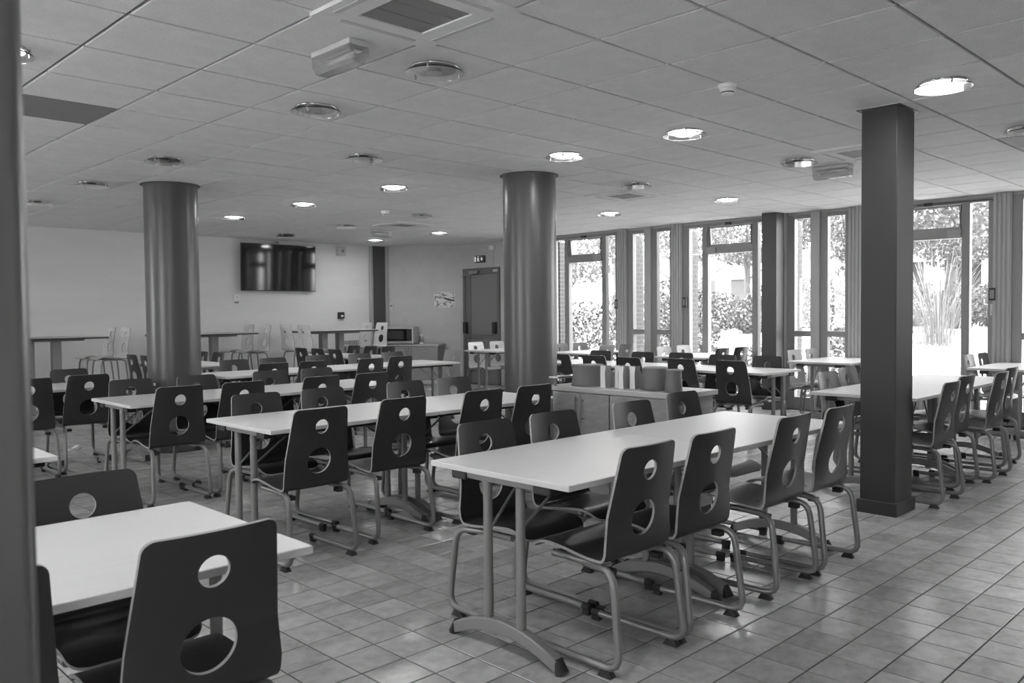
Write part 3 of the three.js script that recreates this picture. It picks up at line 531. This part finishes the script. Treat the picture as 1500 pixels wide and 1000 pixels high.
// ------------------------------------------------------------------ microwave corner
{
  const du = 0.87, dv = -1.25, L = Math.hypot(du, dv), turn = Math.atan2(1.25, 0.87);       // along the slanting wall
  const at = (s, out) => { const n = [-1.25 / L, -0.87 / L]; return [10.08 + du / L * s + n[0] * out, 13.8 + dv / L * s + n[1] * out]; };
  const place = (s, out, y) => { const [u, v] = at(s, out); return [u, y, -v]; };
  // local x runs along the wall towards the door, local z out of the wall into the room
  const T = Math.PI * 2 - Math.atan2(1.25, 0.87);
  const CH = 0.775;
  const c = thing('low_cabinet', 'grey low cabinet carrying the microwave', 'cabinet', place(0.62, 0.30, 0), T);
  part('body', box(1.16, CH - 0.09, 0.48, 0, 0.06 + (CH - 0.09) / 2, 0), M.cabinet, c); part('plinth', box(1.1, 0.06, 0.42, 0, 0.03, 0), M.black, c); part('top', rbox(1.2, 0.03, 0.52, 0.004, 0, CH - 0.015, 0), M.worktop, c);
  for (const s of [-1, 1]) { const d = part('door', rbox(0.57, CH - 0.11, 0.016, 0.003, s * 0.288, 0.06 + (CH - 0.1) / 2, 0.248, 1), M.cabinet, c); part('handle', tube([[s * 0.05, 0.55, 0.27], [s * 0.05, 0.68, 0.27]], 0.006, 8), M.handle, d); }
  const m = thing('microwave', 'steel microwave oven with black glass door', 'microwave', place(0.40, 0.32, CH), T);
  part('case', rbox(0.60, 0.33, 0.38, 0.008, 0, 0.178, 0), M.brushed, m);
  const d = part('door', rbox(0.545, 0.235, 0.012, 0.004, -0.005, 0.185, 0.192), M.screen, m); part('door_window', box(0.34, 0.17, 0.002, -0.06, 0.185, 0.199), M.darkGlass, d);
  part('control_panel', rbox(0.09, 0.22, 0.004, 0.002, 0.215, 0.185, 0.2), M.black, m);
  for (const x of [-0.25, 0.25]) for (const z of [-0.15, 0.15]) part('foot', cyl(0.015, 0.015, 0.014, x, 0.007, z, 10), M.rubber, m);
  const j = thing('glass_jar', 'small clear jar with white lid beside the microwave', 'jar', place(0.82, 0.34, CH));
  part('glass', new THREE.LatheGeometry([[0, 0.002], [0.045, 0.002], [0.045, 0.15], [0.038, 0.165]].map(p => new THREE.Vector2(...p)), 24), M.jar, j); part('lid', cyl(0.042, 0.042, 0.028, 0, 0.179, 0, 24), M.whitePlastic, j); part('filling', cyl(0.041, 0.041, 0.03, 0, 0.019, 0, 24), M.whitePlastic, j);
  const th = thing('thermostat', 'small pale thermostat on the slanting wall', 'thermostat', place(0.10, 0, 1.52), T); part('case', rbox(0.09, 0.13, 0.03, 0.005, 0, 0, 0.016), M.palePlastic, th); part('dial', cyl(0.025, 0.025, 0.012, 0, 0, 0, 20).rotateX(Math.PI / 2).translate(0, 0.015, 0.036), M.frame, th);
  // framed plan: grey patches of an aerial map
  const N = 128, data = new Uint8Array(N * N * 4), nz = noiseTexture(N, [[6, 6, 1], [14, 14, 0.9], [40, 40, 0.6]], -0.15, 1.3, 1, 77).image.data;
  for (let y = 0; y < N; y++) for (let x = 0; x < N; x++) { let q = nz[(y * N + x) * 4]; q = q > 140 ? 225 : q > 110 ? 170 : 120; if (Math.abs(y - (N * 0.55 - (x - N * 0.6) * 0.35)) < 7 && x > 58) q = 50; data.set([q, q, q, 255], (y * N + x) * 4); }
  const tx = new THREE.DataTexture(data, N, N); tx.magFilter = THREE.LinearFilter; tx.colorSpace = THREE.SRGBColorSpace; tx.needsUpdate = true;
  const p = thing('wall_map', 'small printed map sheet on the slanting wall', 'poster', place(1.20, 0, 1.645), T); part('sheet', new THREE.PlaneGeometry(0.41, 0.29).translate(0, 0, 0.0095), gray(0.8, 0.4, 0, { map: tx }), p); part('backing', rbox(0.42, 0.30, 0.008, 0.002, 0, 0, 0.005), M.whitePlastic, p);
}
// corner strip: dark panel, edge trim and two heating pipes
solo('corner_panel', pbox(9.745, 10.02, V1 - 0.035, V1 - 0.002, 0, CEIL, 0.004), M.darkPanel, 'tall dark panel in the corner left of the slanting wall', 'panel');
part(`trim_${++trimNo}`, pbox(10.02, 10.10, V1 - 0.05, V1 - 0.002, 0, CEIL, 0.004), M.ribbed, scene).userData = { kind: 'structure', label: 'pale edge strip right of the dark corner panel', category: 'trim' };
[9.645, 9.70].forEach((u, k) => { const t = thing('heating_pipe', `${k ? 'right' : 'left'} one of two vertical wall pipes beside dark corner panel`, 'pipe', [u, 0, -(V1 - 0.03)]); part('pipe', cyl(0.014, 0.014, CEIL, 0, CEIL / 2, 0, 12), M.ribbed, t); part('clip', box(0.04, 0.02, 0.04, 0, 1.1, 0), M.frame, t); });
// radiator under the third high table, and low ones at the glazed wall
function radiator(u, v, n, h, turn, label, y0 = 0.12) {
  const t = thing('radiator', label, 'radiator', [u, 0, -v], turn), rib = rbox(0.04, h, 0.07, 0.01, 0, y0 + h / 2, 0);
  for (let k = 0; k < n; k++) part('rib', rib, M.ribbed, t).position.x = (k - (n - 1) / 2) * 0.05;
  for (const y of [y0 + 0.05, y0 + h - 0.05]) part('rail', tube([[-n * 0.025, y, 0], [n * 0.025, y, 0]], 0.014, 8), M.ribbed, t);
  for (const s of [-1, 1]) part('foot', box(0.02, y0 + 0.04, 0.04, s * (n * 0.025 - 0.05), (y0 + 0.04) / 2, 0), M.ribbed, t);
}
radiator(10.82, 3.58, 18, 0.40, Math.PI / 2, 'low ribbed radiator at the window behind the square column', 0.1);
radiator(9.2, 13.70, 14, 0.75, 0, 'ribbed radiator below the third high table');

// ------------------------------------------------------------------ television wall
{
  const t = thing('television', 'large wall-mounted television with dark glossy screen', 'television', [7.645, 2.222, -(V1 - 0.045)]);
  t.rotation.x = 0.03;
  part('bracket', box(0.5, 0.35, 0.03, 0, 0, -0.012), M.black, t);
  part('case', rbox(1.47, 0.835, 0.045, 0.006, 0, 0, 0.045), M.bezel, t); part('screen', box(1.452, 0.815, 0.004, 0, 0.002, 0.067), M.screen, t);
  const c = thing('sensor_box', 'little white sensor above the television', 'sensor', [7.64, 2.682, -(V1 - 0.02)]); part('case', rbox(0.10, 0.05, 0.035, 0.005, 0, 0, 0), M.palePlastic, c); part('lens', cyl(0.012, 0.012, 0.006, 0, 0, 0, 12).rotateX(Math.PI / 2).translate(0, 0, 0.02), M.black, c);
  const k = thing('wall_socket', 'white double socket box below left of the television', 'socket', [6.86, 1.69, -V1]); part('plate', rbox(0.115, 0.09, 0.03, 0.004, 0, 0, 0.016), M.whitePlastic, k); part('inset', box(0.03, 0.03, 0.004, 0, 0, 0.032), M.palePlastic, k);
  const k2 = thing('wall_plate', 'small grey label plate under the white socket box', 'plate', [6.86, 1.60, -V1]); part('plate', rbox(0.075, 0.03, 0.012, 0.003, 0, 0, 0.007), M.frame, k2);
  const s = thing('wall_speaker', 'square pale speaker box high right of the television', 'speaker', [8.985, 2.585, -V1]); part('case', rbox(0.17, 0.17, 0.09, 0.006, 0, 0, 0.046), M.palePlastic, s); part('grille', cyl(0.035, 0.035, 0.006, 0, 0, 0, 20).rotateX(Math.PI / 2).translate(0.01, 0, 0.093), M.frame, s);
  const b = thing('wall_terminal', 'small black box with pale display right of television', 'terminal', [8.975, 1.355, -V1]); part('case', rbox(0.13, 0.12, 0.05, 0.006, 0, 0, 0.026), M.black, b); part('display', box(0.05, 0.035, 0.003, 0.01, -0.012, 0.052), M.whitePlastic, b);
}

// ------------------------------------------------------------------ exit door
{
  const D = new THREE.Group(); D.name = 'door_1'; scene.add(D); tag(D, 'grey double exit door with push bar and closer', 'door', null, 'structure');
  part('door_frame', join([pbox(U1 - 0.04, U1 - 0.001, 12.37, 12.43, 0, 2.24), pbox(U1 - 0.04, U1 - 0.001, 11.40, 11.46, 0, 2.24), pbox(U1 - 0.04, U1 - 0.001, 11.46, 12.37, 2.12, 2.24)]), M.doorFrame, D);
  const l = part('door_leaf', pbox(U1 - 0.035, U1 - 0.001, 11.465, 12.19, 0.01, 2.115, 0.004), M.door, D), n = part('door_leaf', pbox(U1 - 0.03, U1 - 0.001, 12.205, 12.365, 0.01, 2.115, 0.004), M.doorFrame, D);
  part('kick_line', pbox(U1 - 0.038, U1 - 0.034, 11.50, 12.16, 0.80, 0.815), M.doorFrame, l);
  const bar = part('push_bar', tube([[U1 - 0.10, 0.95, -11.50], [U1 - 0.10, 0.95, -12.34]], 0.011, 8), M.doorFrame, D);
  for (const v of [11.50, 12.33]) part('latch_case', pbox(U1 - 0.11, U1 - 0.03, v - 0.04, v + 0.04, 0.98, 1.20, 0.008), M.black, bar);
  part('door_closer', join([pbox(U1 - 0.09, U1 - 0.035, 11.95, 12.2, 2.13, 2.19, 0.005), tube([[U1 - 0.06, 2.12, -12.1], [U1 - 0.1, 2.10, -12.4]], 0.008, 6)]), M.frame, D);
  part('name_plate', pbox(U1 - 0.043, U1 - 0.039, 11.44, 11.56, 2.155, 2.195), M.palePlastic, D);
  // exit sign: running figure and arrow, cut from sheet
  const e = thing('exit_sign', 'small lit exit sign with running figure above door', 'sign', [U1, 2.41, -11.945], -Math.PI / 2);
  part('case', rbox(0.28, 0.135, 0.04, 0.004, 0, 0, 0.021), gray(0.06, 0.5), e);
  const bar2 = (x0, y0, x1, y1, r) => tube([[x0, y0, 0.043], [x1, y1, 0.043]], r, 6);
  part('pictogram', join([box(0.035, 0.10, 0.004, -0.11, 0, 0.043), box(0.05, 0.016, 0.004, 0.07, 0.0, 0.043), bar2(-0.03, 0.02, -0.02, -0.01, 0.011), bar2(-0.02, -0.01, 0.005, -0.045, 0.007), bar2(-0.02, -0.01, -0.05, -0.04, 0.007), bar2(-0.03, 0.02, -0.06, 0.0, 0.006), bar2(-0.03, 0.02, 0.0, 0.005, 0.006), cyl(0.012, 0.012, 0.006, 0, 0, 0, 12).rotateX(Math.PI / 2).translate(-0.022, 0.045, 0.043), bar2(0.095, 0, 0.07, 0.03, 0.007), bar2(0.095, 0, 0.07, -0.03, 0.007)]), gray(0.8, 0.5, 0, { emissive: new THREE.Color(1, 1, 1), emissiveIntensity: 0.4 }), e);
  const a = thing('alarm_box', 'white box near the ceiling over the exit door', 'box', [U1, 2.605, -11.585], -Math.PI / 2); part('case', rbox(0.12, 0.085, 0.06, 0.006, 0, 0, 0.031), M.whitePlastic, a); part('conduit', box(0.012, 0.36, 0.012, 0, -0.22, 0.008), M.palePlastic, a);
}

// ------------------------------------------------------------------ ceiling fittings
function lamp(i, j, lit, where) {
  const u = CU + CP * (i + 0.5), v = CV + CP * (j + 0.5), label = `round glass ceiling lamp, ${lit ? 'lit' : 'unlit'}, ${where}`;
  const t = thing('ceiling_lamp', label, 'lamp', [u, CEIL, -v], 0, lit ? 'lit round ceiling lamps' : 'unlit round ceiling lamps');
  part('reflector', new THREE.LatheGeometry([[0.0, -0.006], [0.08, -0.006], [0.118, -0.010], [0.124, -0.002], [0.124, 0]].map(p => new THREE.Vector2(...p)), 36), lit ? M.lampOn : M.lampOff, t);
  part('trim_ring', new THREE.TorusGeometry(0.128, 0.007, 8, 40).rotateX(Math.PI / 2).translate(0, -0.006, 0), M.chrome, t);
  part('glass_disc', cyl(0.16, 0.16, 0.006, 0, -0.034, 0, 48), M.clear, t);
  for (let k = 0; k < 3; k++) part('spacer', cyl(0.006, 0.006, 0.04, 0.142 * Math.cos(k * 2.094 + 0.4), -0.0205, 0.142 * Math.sin(k * 2.094 + 0.4), 8), M.chrome, t);
  if (lit) {
    part('bulb', cyl(0.07, 0.07, 0.016, 0, -0.020, 0, 24), M.lampOn, t);
    const p = new THREE.RectAreaLight(0xffffff, LAMP_POWER, 0.17, 0.17); p.position.set(0, -0.044, 0); p.rotation.x = -Math.PI / 2; p.name = 'lamp_light'; t.add(p);
    const halo = new THREE.PointLight(0xffffff, 0.16, 0, 2); halo.position.set(0, -0.024, 0); halo.castShadow = true; halo.shadow.radius = 0.3; halo.name = 'bulb_light'; t.add(halo);
  } else part('bulb', cyl(0.04, 0.045, 0.02, 0, -0.018, 0, 20), M.chrome, t);
}
[[2, -1, 'next to the emergency lamp and air grille'], [2, 1, 'between emergency lamp and television-side round column'], [2, 5, 'before the television-side round column'], [4, 3, 'by itself between both round columns'], [2, 8, 'beyond the television-side round column'], [2, 11, 'over the first high table'], [9, -1, 'beside the window-side emergency lamp'], [9, 2, 'beside the middle air cassette'], [9, 14, 'in front of the television'], [9, 11, 'towards the microwave, first'], [9, 8, 'towards the microwave, second'], [9, -4, 'beside the dark grille panel']].forEach(([i, j, w]) => lamp(i, j, false, w));
[[6, -1, 'over the sideboard table rows'], [6, 1, 'in front of the sideboard-side round column'], [6, 5, 'over the longest table, nearer'], [6, 8, 'over the longest table, middle'], [6, 11, 'toward the second high table'], [6, -4, 'beside the square column'], [12, 14, 'above the dark corner panel'], [12, 11, 'before the slanting wall'], [12, 2, 'before the glazed wall by dark pillar'], [12, 5, 'before the glazed wall by exit door'], [-1, 1, 'beside the steel post'], [-1, -1.22, 'over the short post table'], [-1, -4, 'over the entrance'], [-1, 8, 'over the aisle table'], [12, -4, 'before the glazed wall past square column']].forEach(([i, j, w]) => lamp(i, j, true, w));
CASSETTES.forEach(([i, j], k) => {
  const u = CU + CP * (i + 0.5), v = CV + CP * (j + 0.5), t = thing('air_cassette', `square ceiling air unit with dark intake ${['beside the emergency lamp', 'before the glazed wall', 'behind the square column', 'near the microwave corner'][k]}`, 'air unit', [u, CEIL, -v]);
  part('panel', join([box(0.66, 0.02, 0.15, 0, -0.008, 0.255), box(0.66, 0.02, 0.15, 0, -0.008, -0.255), box(0.15, 0.02, 0.36, 0.255, -0.008, 0), box(0.15, 0.02, 0.36, -0.255, -0.008, 0)]), M.ceilingTile, t);
  const g = part('intake_grille', box(0.36, 0.008, 0.36, 0, -0.006, 0), M.ceilingDark, t);
  for (const s of [-1, 1]) { part('air_flap', box(0.42, 0.004, 0.026, 0, -0.0195, s * 0.275), M.ceilingFlap, t); part('air_flap', box(0.026, 0.004, 0.42, s * 0.275, -0.0195, 0), M.ceilingFlap, t); }
  for (const q of [-0.06, 0.06]) part('slat', box(0.35, 0.002, 0.008, 0, -0.011, q), M.ceilingDark, g);
});
[[1.56, -0.41, Math.PI / 2, 'beside the air unit and unlit lamp'], [10.38, -0.62, Math.PI / 2, 'behind the square column'], [10.92, 12.0, 0, 'near the microwave corner']].forEach(([a, b, r, w]) => {
  const t = thing('emergency_lamp', `boxy clear emergency lamp on the ceiling ${w}`, 'emergency lamp', [CU + CP * a, CEIL, -(CV + CP * b)], r);
  part('base', rbox(0.35, 0.03, 0.12, 0.006, 0, -0.016, 0), M.palePlastic, t);
  const sh = new THREE.Shape(); [[-0.055, 0], [0.055, 0], [0.05, -0.045], [0.03, -0.075], [-0.03, -0.075], [-0.05, -0.045]].forEach((p, i) => i ? sh.lineTo(...p) : sh.moveTo(...p)); sh.closePath();
  part('cover', new THREE.ExtrudeGeometry(sh, { depth: 0.33, bevelEnabled: true, bevelSize: 0.004, bevelThickness: 0.006, bevelSegments: 2 }).translate(0, -0.034, -0.165).rotateY(Math.PI / 2), new THREE.MeshPhysicalMaterial({ color: 0xd8d8d8, roughness: 0.08, transmission: 0.8, thickness: 0, ior: 1.49 }), t);
  part('tube_lamp', tube([[-0.12, -0.06, 0.01], [0.12, -0.06, 0.01]], 0.008, 8), M.whitePlastic, t); part('gear_tray', box(0.28, 0.012, 0.07, 0, -0.04, 0), M.chrome, t);
});
[[5.0, -2.0, 'near the square column'], [8.5, 8.5, 'toward the television wall']].forEach(([a, b, w]) => {
  const t = thing('smoke_detector', `round white smoke detector on the ceiling ${w}`, 'smoke detector', [CU + CP * a, CEIL, -(CV + CP * b)]);
  part('base', cyl(0.056, 0.052, 0.022, 0, -0.011, 0, 32), M.whitePlastic, t); part('head', new THREE.LatheGeometry([[0, -0.06], [0.028, -0.06], [0.038, -0.052], [0.038, -0.044], [0.044, -0.036], [0.048, -0.022]].map(p => new THREE.Vector2(...p)), 32), M.whitePlastic, t); part('slot_ring', cyl(0.0385, 0.0385, 0.008, 0, -0.046, 0, 32), M.black, t);
});
{ const s = thing('paper_scrap', 'small crumpled white paper scrap on the aisle floor', 'paper', [2.83, 0, -9.39], 0.4); part('sheet', box(0.14, 0.01, 0.06, 0, 0.005, 0), M.whitePlastic, s); part('fold', box(0.06, 0.012, 0.05, 0.03, 0.016, 0.01).rotateZ(0.3), M.whitePlastic, s); }

// ------------------------------------------------------------------ garden outside the glazed wall
{
  const height = (u, v) => { const d = Math.max(0, Math.min(1, (u - 12.5) / 9)); return -0.15 + 1.05 * d * d * (3 - 2 * d) + 0.05 * Math.sin(u * 1.3 + v * 0.7) * d; };
  const g = new THREE.PlaneGeometry(70, 90, 60, 60).rotateX(-Math.PI / 2).translate(46.2, 0, -10), p = g.attributes.position;
  for (let i = 0; i < p.count; i++) p.setY(i, height(p.getX(i), -p.getZ(i)));
  g.computeVertexNormals();
  const lawn = solo('garden_ground', g, gray(0.58, 0.95, 0, { map: noiseTexture(512, [[30, 30, 1], [110, 110, 1.2]], 0.0, 1.25, 8, 9) }), 'bright sunlit garden ground beyond the windows', 'ground', null, 'structure');
  solo('yard_ground', join([pbox(-45, U0 - 0.2, -40, 50, -0.4, -0.15), pbox(U0 - 0.2, 11.1, -40, V0 - 0.2, -0.4, -0.15)]), M.ground, 'bright ground outside the walls without glazed bays', 'ground', null, 'structure');
  const clump = (n, rx, ry, rz, size, shape = 0) => {
    const pos = [], q = new THREE.Quaternion(), e = new THREE.Euler(), a = new THREE.Vector3(), c = new THREE.Vector3();
    for (let k = 0; k < n; k++) {
      const t = Math.acos(1 - 2 * rnd()), f = rnd() * 6.283, r = 0.45 + 0.6 * Math.sqrt(rnd());
      c.set(rx * r * Math.sin(t) * Math.cos(f), ry * r * Math.cos(t), rz * r * Math.sin(t) * Math.sin(f));
      e.set(rnd() * 6.28, rnd() * 6.28, rnd() * 6.28); q.setFromEuler(e); const s = size * rr(0.6, 1.3);
      for (const [x, y] of [[0, 0], [0.28, 0.5], [0, 1], [0, 0], [0, 1], [-0.28, 0.5]]) { a.set(x * s, (y - 0.5) * s, 0).applyQuaternion(q).add(c); pos.push(a.x, a.y, a.z); }
    }
    const b = new THREE.BufferGeometry(); b.setAttribute('position', new THREE.Float32BufferAttribute(pos, 3)); b.computeVertexNormals(); return b;
  };
  const bush = (ang, dist, rx, ry, label, mat = M.leaf, n = 4200, size = 0.10) => {
    const u = dist * Math.cos(ang * Math.PI / 180), v = dist * Math.sin(ang * Math.PI / 180), y = height(u, v);
    const t = thing('garden_bush', label, 'bush', [u, y, -v], 0, 'bushes in the garden');
    part('foliage', clump(n, rx, ry, rx, size).translate(0, ry * 0.9, 0), mat, t).userData.kind = 'stuff';
    for (let k = 0; k < 3; k++) part('stem', tube([[0, -0.1, 0], [rr(-0.4, 0.4) * rx, ry * 1.2, rr(-0.4, 0.4) * rx]], 0.03, 6), M.bark, t);
  };
  [[40.6, 17, 0.95, 0.9, 'leafy bush outside the bay nearest the door'], [34.2, 17, 0.8, 1.1, 'bush seen between slim windows'], [28.3, 17, 0.6, 0.35, 'low bush on the lawn by the dark pillar'], [22.8, 17, 0.85, 1.1, 'dense bush behind the slim windows'], [12.6, 17.8, 0.8, 0.8, 'hedge bush at the last window bay'], [36.7, 24, 0.92, 0.75, 'tall bush seen in the slim windows'], [31.8, 24, 0.95, 0.55, 'wide clipped bush before the white house'], [27.0, 24, 0.98, 0.75, 'round bush seen right of the dark pillar'], [19.6, 24, 0.88, 0.6, 'hedge bush beside the grassy tuft'], [15.0, 24, 0.88, 0.6, 'dense shrub past the last window bay'], [30.5, 14.6, 0.6, 0.28, 'low sprawling plant on the lawn'], [26.0, 14.4, 0.3, 0.25, 'small low plant near the window'], [37.6, 14.9, 0.35, 0.2, 'low plants below the door bay'], [29.4, 22.4, 0.5, 0.5, 'clipped bush right of the house door'], [34.1, 22.2, 0.5, 0.5, 'clipped bush left of the house'], [17.3, 22.3, 0.5, 0.55, 'clipped hedge bush behind the tall grass']].forEach(([a, d, rx, ry, l], i) => bush(a, d, rx, ry, l, i % 3 === 2 ? M.leafPale : M.leaf, Math.round(2200 * rx + 1500 * ry)));
  const tree = (ang, dist, h, rx, ry, label, lean = 0) => {
    const u = dist * Math.cos(ang * Math.PI / 180), v = dist * Math.sin(ang * Math.PI / 180), y = height(u, v);
    const t = thing('garden_tree', label, 'tree', [u, y, -v], 0, 'trees in the garden');
    part('trunk', tube([[0, -0.1, 0], [lean * 0.4, h * 0.5, 0], [lean, h, 0]], 0.09, 8), M.bark, t);
    for (let k = 0; k < 7; k++) { const b = rr(0.45, 0.9), f = rnd() * 6.28; part('branch', tube([[lean * b, h * b, 0], [lean * b + Math.cos(f) * rx * 0.8, h * b + ry * 0.6, Math.sin(f) * rx * 0.8]], 0.03, 5), M.bark, t); }
    part('foliage', clump(Math.round(3000 * rx * ry), rx, ry, rx, 0.12).translate(lean, h, 0), M.leafPale, t).userData.kind = 'stuff';
  };
  [[42.4, 22, 3.0, 1.25, 1.1, 'young leaning tree outside the bay nearest the door', 1.0], [33.6, 20.5, 3.2, 1.2, 1.0, 'tree left of the white house'], [26.6, 22, 3.4, 1.1, 1.3, 'tree seen right of the dark pillar'], [20.4, 22, 3.2, 1.1, 1.4, 'tree behind the square column'], [14.8, 21, 3.4, 1.1, 1.6, 'tall leafy tree at the last window'], [38.4, 26.5, 4.0, 1.6, 1.4, 'tree seen through the slim windows'], [29.7, 25.5, 2.8, 1.3, 1.0, 'broad tree over the white house'], [23.6, 26.5, 3.4, 1.35, 1.5, 'tree behind the slim windows'], [17.6, 25, 3.6, 1.4, 2.0, 'broad leafy tree right of the square column']].forEach(a => tree(...a));
  // tall arching grass
  const u = 19.4 * Math.cos(0.322), v = 19.4 * Math.sin(0.322), tuft = thing('tall_grass', 'tall arching grass tuft outside beside the square column', 'plant', [u, height(u, v), -v]);
  const pos = []; for (let k = 0; k < 260; k++) { const f = rnd() * 6.283, l = rr(1.0, 2.3), o = rr(0.2, 0.9), w = 0.005, c = Math.cos(f), s = Math.sin(f); const br = 0.45 * Math.sqrt(rnd()), ox = Math.cos(f) * br, oz = Math.sin(f) * br; let px = 0, py = 0; for (let m = 1; m <= 6; m++) { const q = m / 6, nx = o * q * q, ny = l * (q - 0.35 * q * q * o); const X0 = ox, Z0 = oz; const A = [px * c - w * s, py, px * s + w * c], B = [px * c + w * s, py, px * s - w * c], C = [nx * c - w * s, ny, nx * s + w * c], D = [nx * c + w * s, ny, nx * s - w * c]; for (const q of [A, B, C, B, D, C]) pos.push(q[0] + X0, q[1], q[2] + Z0); px = nx; py = ny; } }
  const gg = new THREE.BufferGeometry(); gg.setAttribute('position', new THREE.Float32BufferAttribute(pos, 3)); gg.computeVertexNormals(); part('blades', gg, M.leafPale, tuft).userData.kind = 'stuff';
  // white houses with flat eaves
  const house = (u, v0, v1, base, h, wins, label) => {
    const t = thing('house', label, 'house', [u, base, -(v0 + v1) / 2]); const w = v1 - v0;
    part('wall', box(5, h + 0.6, w, 2.5, h / 2 - 0.3, 0), M.render, t); part('roof', box(6, 0.32, w + 1.2, 2.4, h + 0.16, 0), M.roof, t); part('porch_slab', box(0.9, 0.12, 2.2, -0.45, h * 0.72, 1.2), M.roof, t);
    wins.forEach(([c, ww, y0, y1]) => { const f = part('window', box(0.08, y1 - y0 + 0.12, ww + 0.12, -0.02, (y0 + y1) / 2, c), M.render, t); part('pane', box(0.04, y1 - y0, ww, -0.055, (y0 + y1) / 2, c), M.darkGlass, f); });
  };
  house(29, 14.2, 21.5, 0.8, 2.5, [[-1.6, 0.7, 0.9, 1.9], [-0.4, 0.7, 0.9, 1.9], [1.0, 0.7, 0.7, 1.9], [2.6, 0.7, 0.9, 1.9]], 'white flat-roofed house beyond the garden, left of the pillar');
  house(27, 5.5, 11.5, 0.8, 2.9, [[-1.5, 1.2, 0.9, 2.0], [0.2, 1.0, 0.9, 2.0], [1.8, 1.2, 0.9, 2.0]], 'white house beyond the garden, right of the square column');
  // brick fins outside the pilasters
  [[7.45, 'between slim windows and the pillar bay'], [8.51, 'beside the bay nearest the door'], [10.2, 'beside the exit door wall'], [5.72, 'behind the dark window pillar'], [4.67, 'past the dark pillar, by slim windows'], [2.9, 'at the last window bay']].forEach(([v, w]) => {
    const t = thing('brick_pier', `narrow brick pier outside, ${w}`, 'brick pier', [11.28, -0.15, -v], 0, 'brick piers outside the glazed wall'); const bricks = [];
    part('mortar', box(0.20, 2.78, 0.19, 0, 1.39, 0), M.mortar, t);
    for (let r = 0; r < 37; r++) { const y = 0.04 + r * 0.075; for (const s of [-1, 1]) { const cut = r % 2 ? 0.02 : -0.03; bricks.push(box(s < 0 ? 0.1 + cut : 0.1 - cut, 0.062, 0.205, s * 0.052 + cut / 2, y, 0)); } }
    part('brick_courses', join(bricks), M.brick, t).userData.kind = 'stuff';
  });
}
renderer.render(scene, camera);
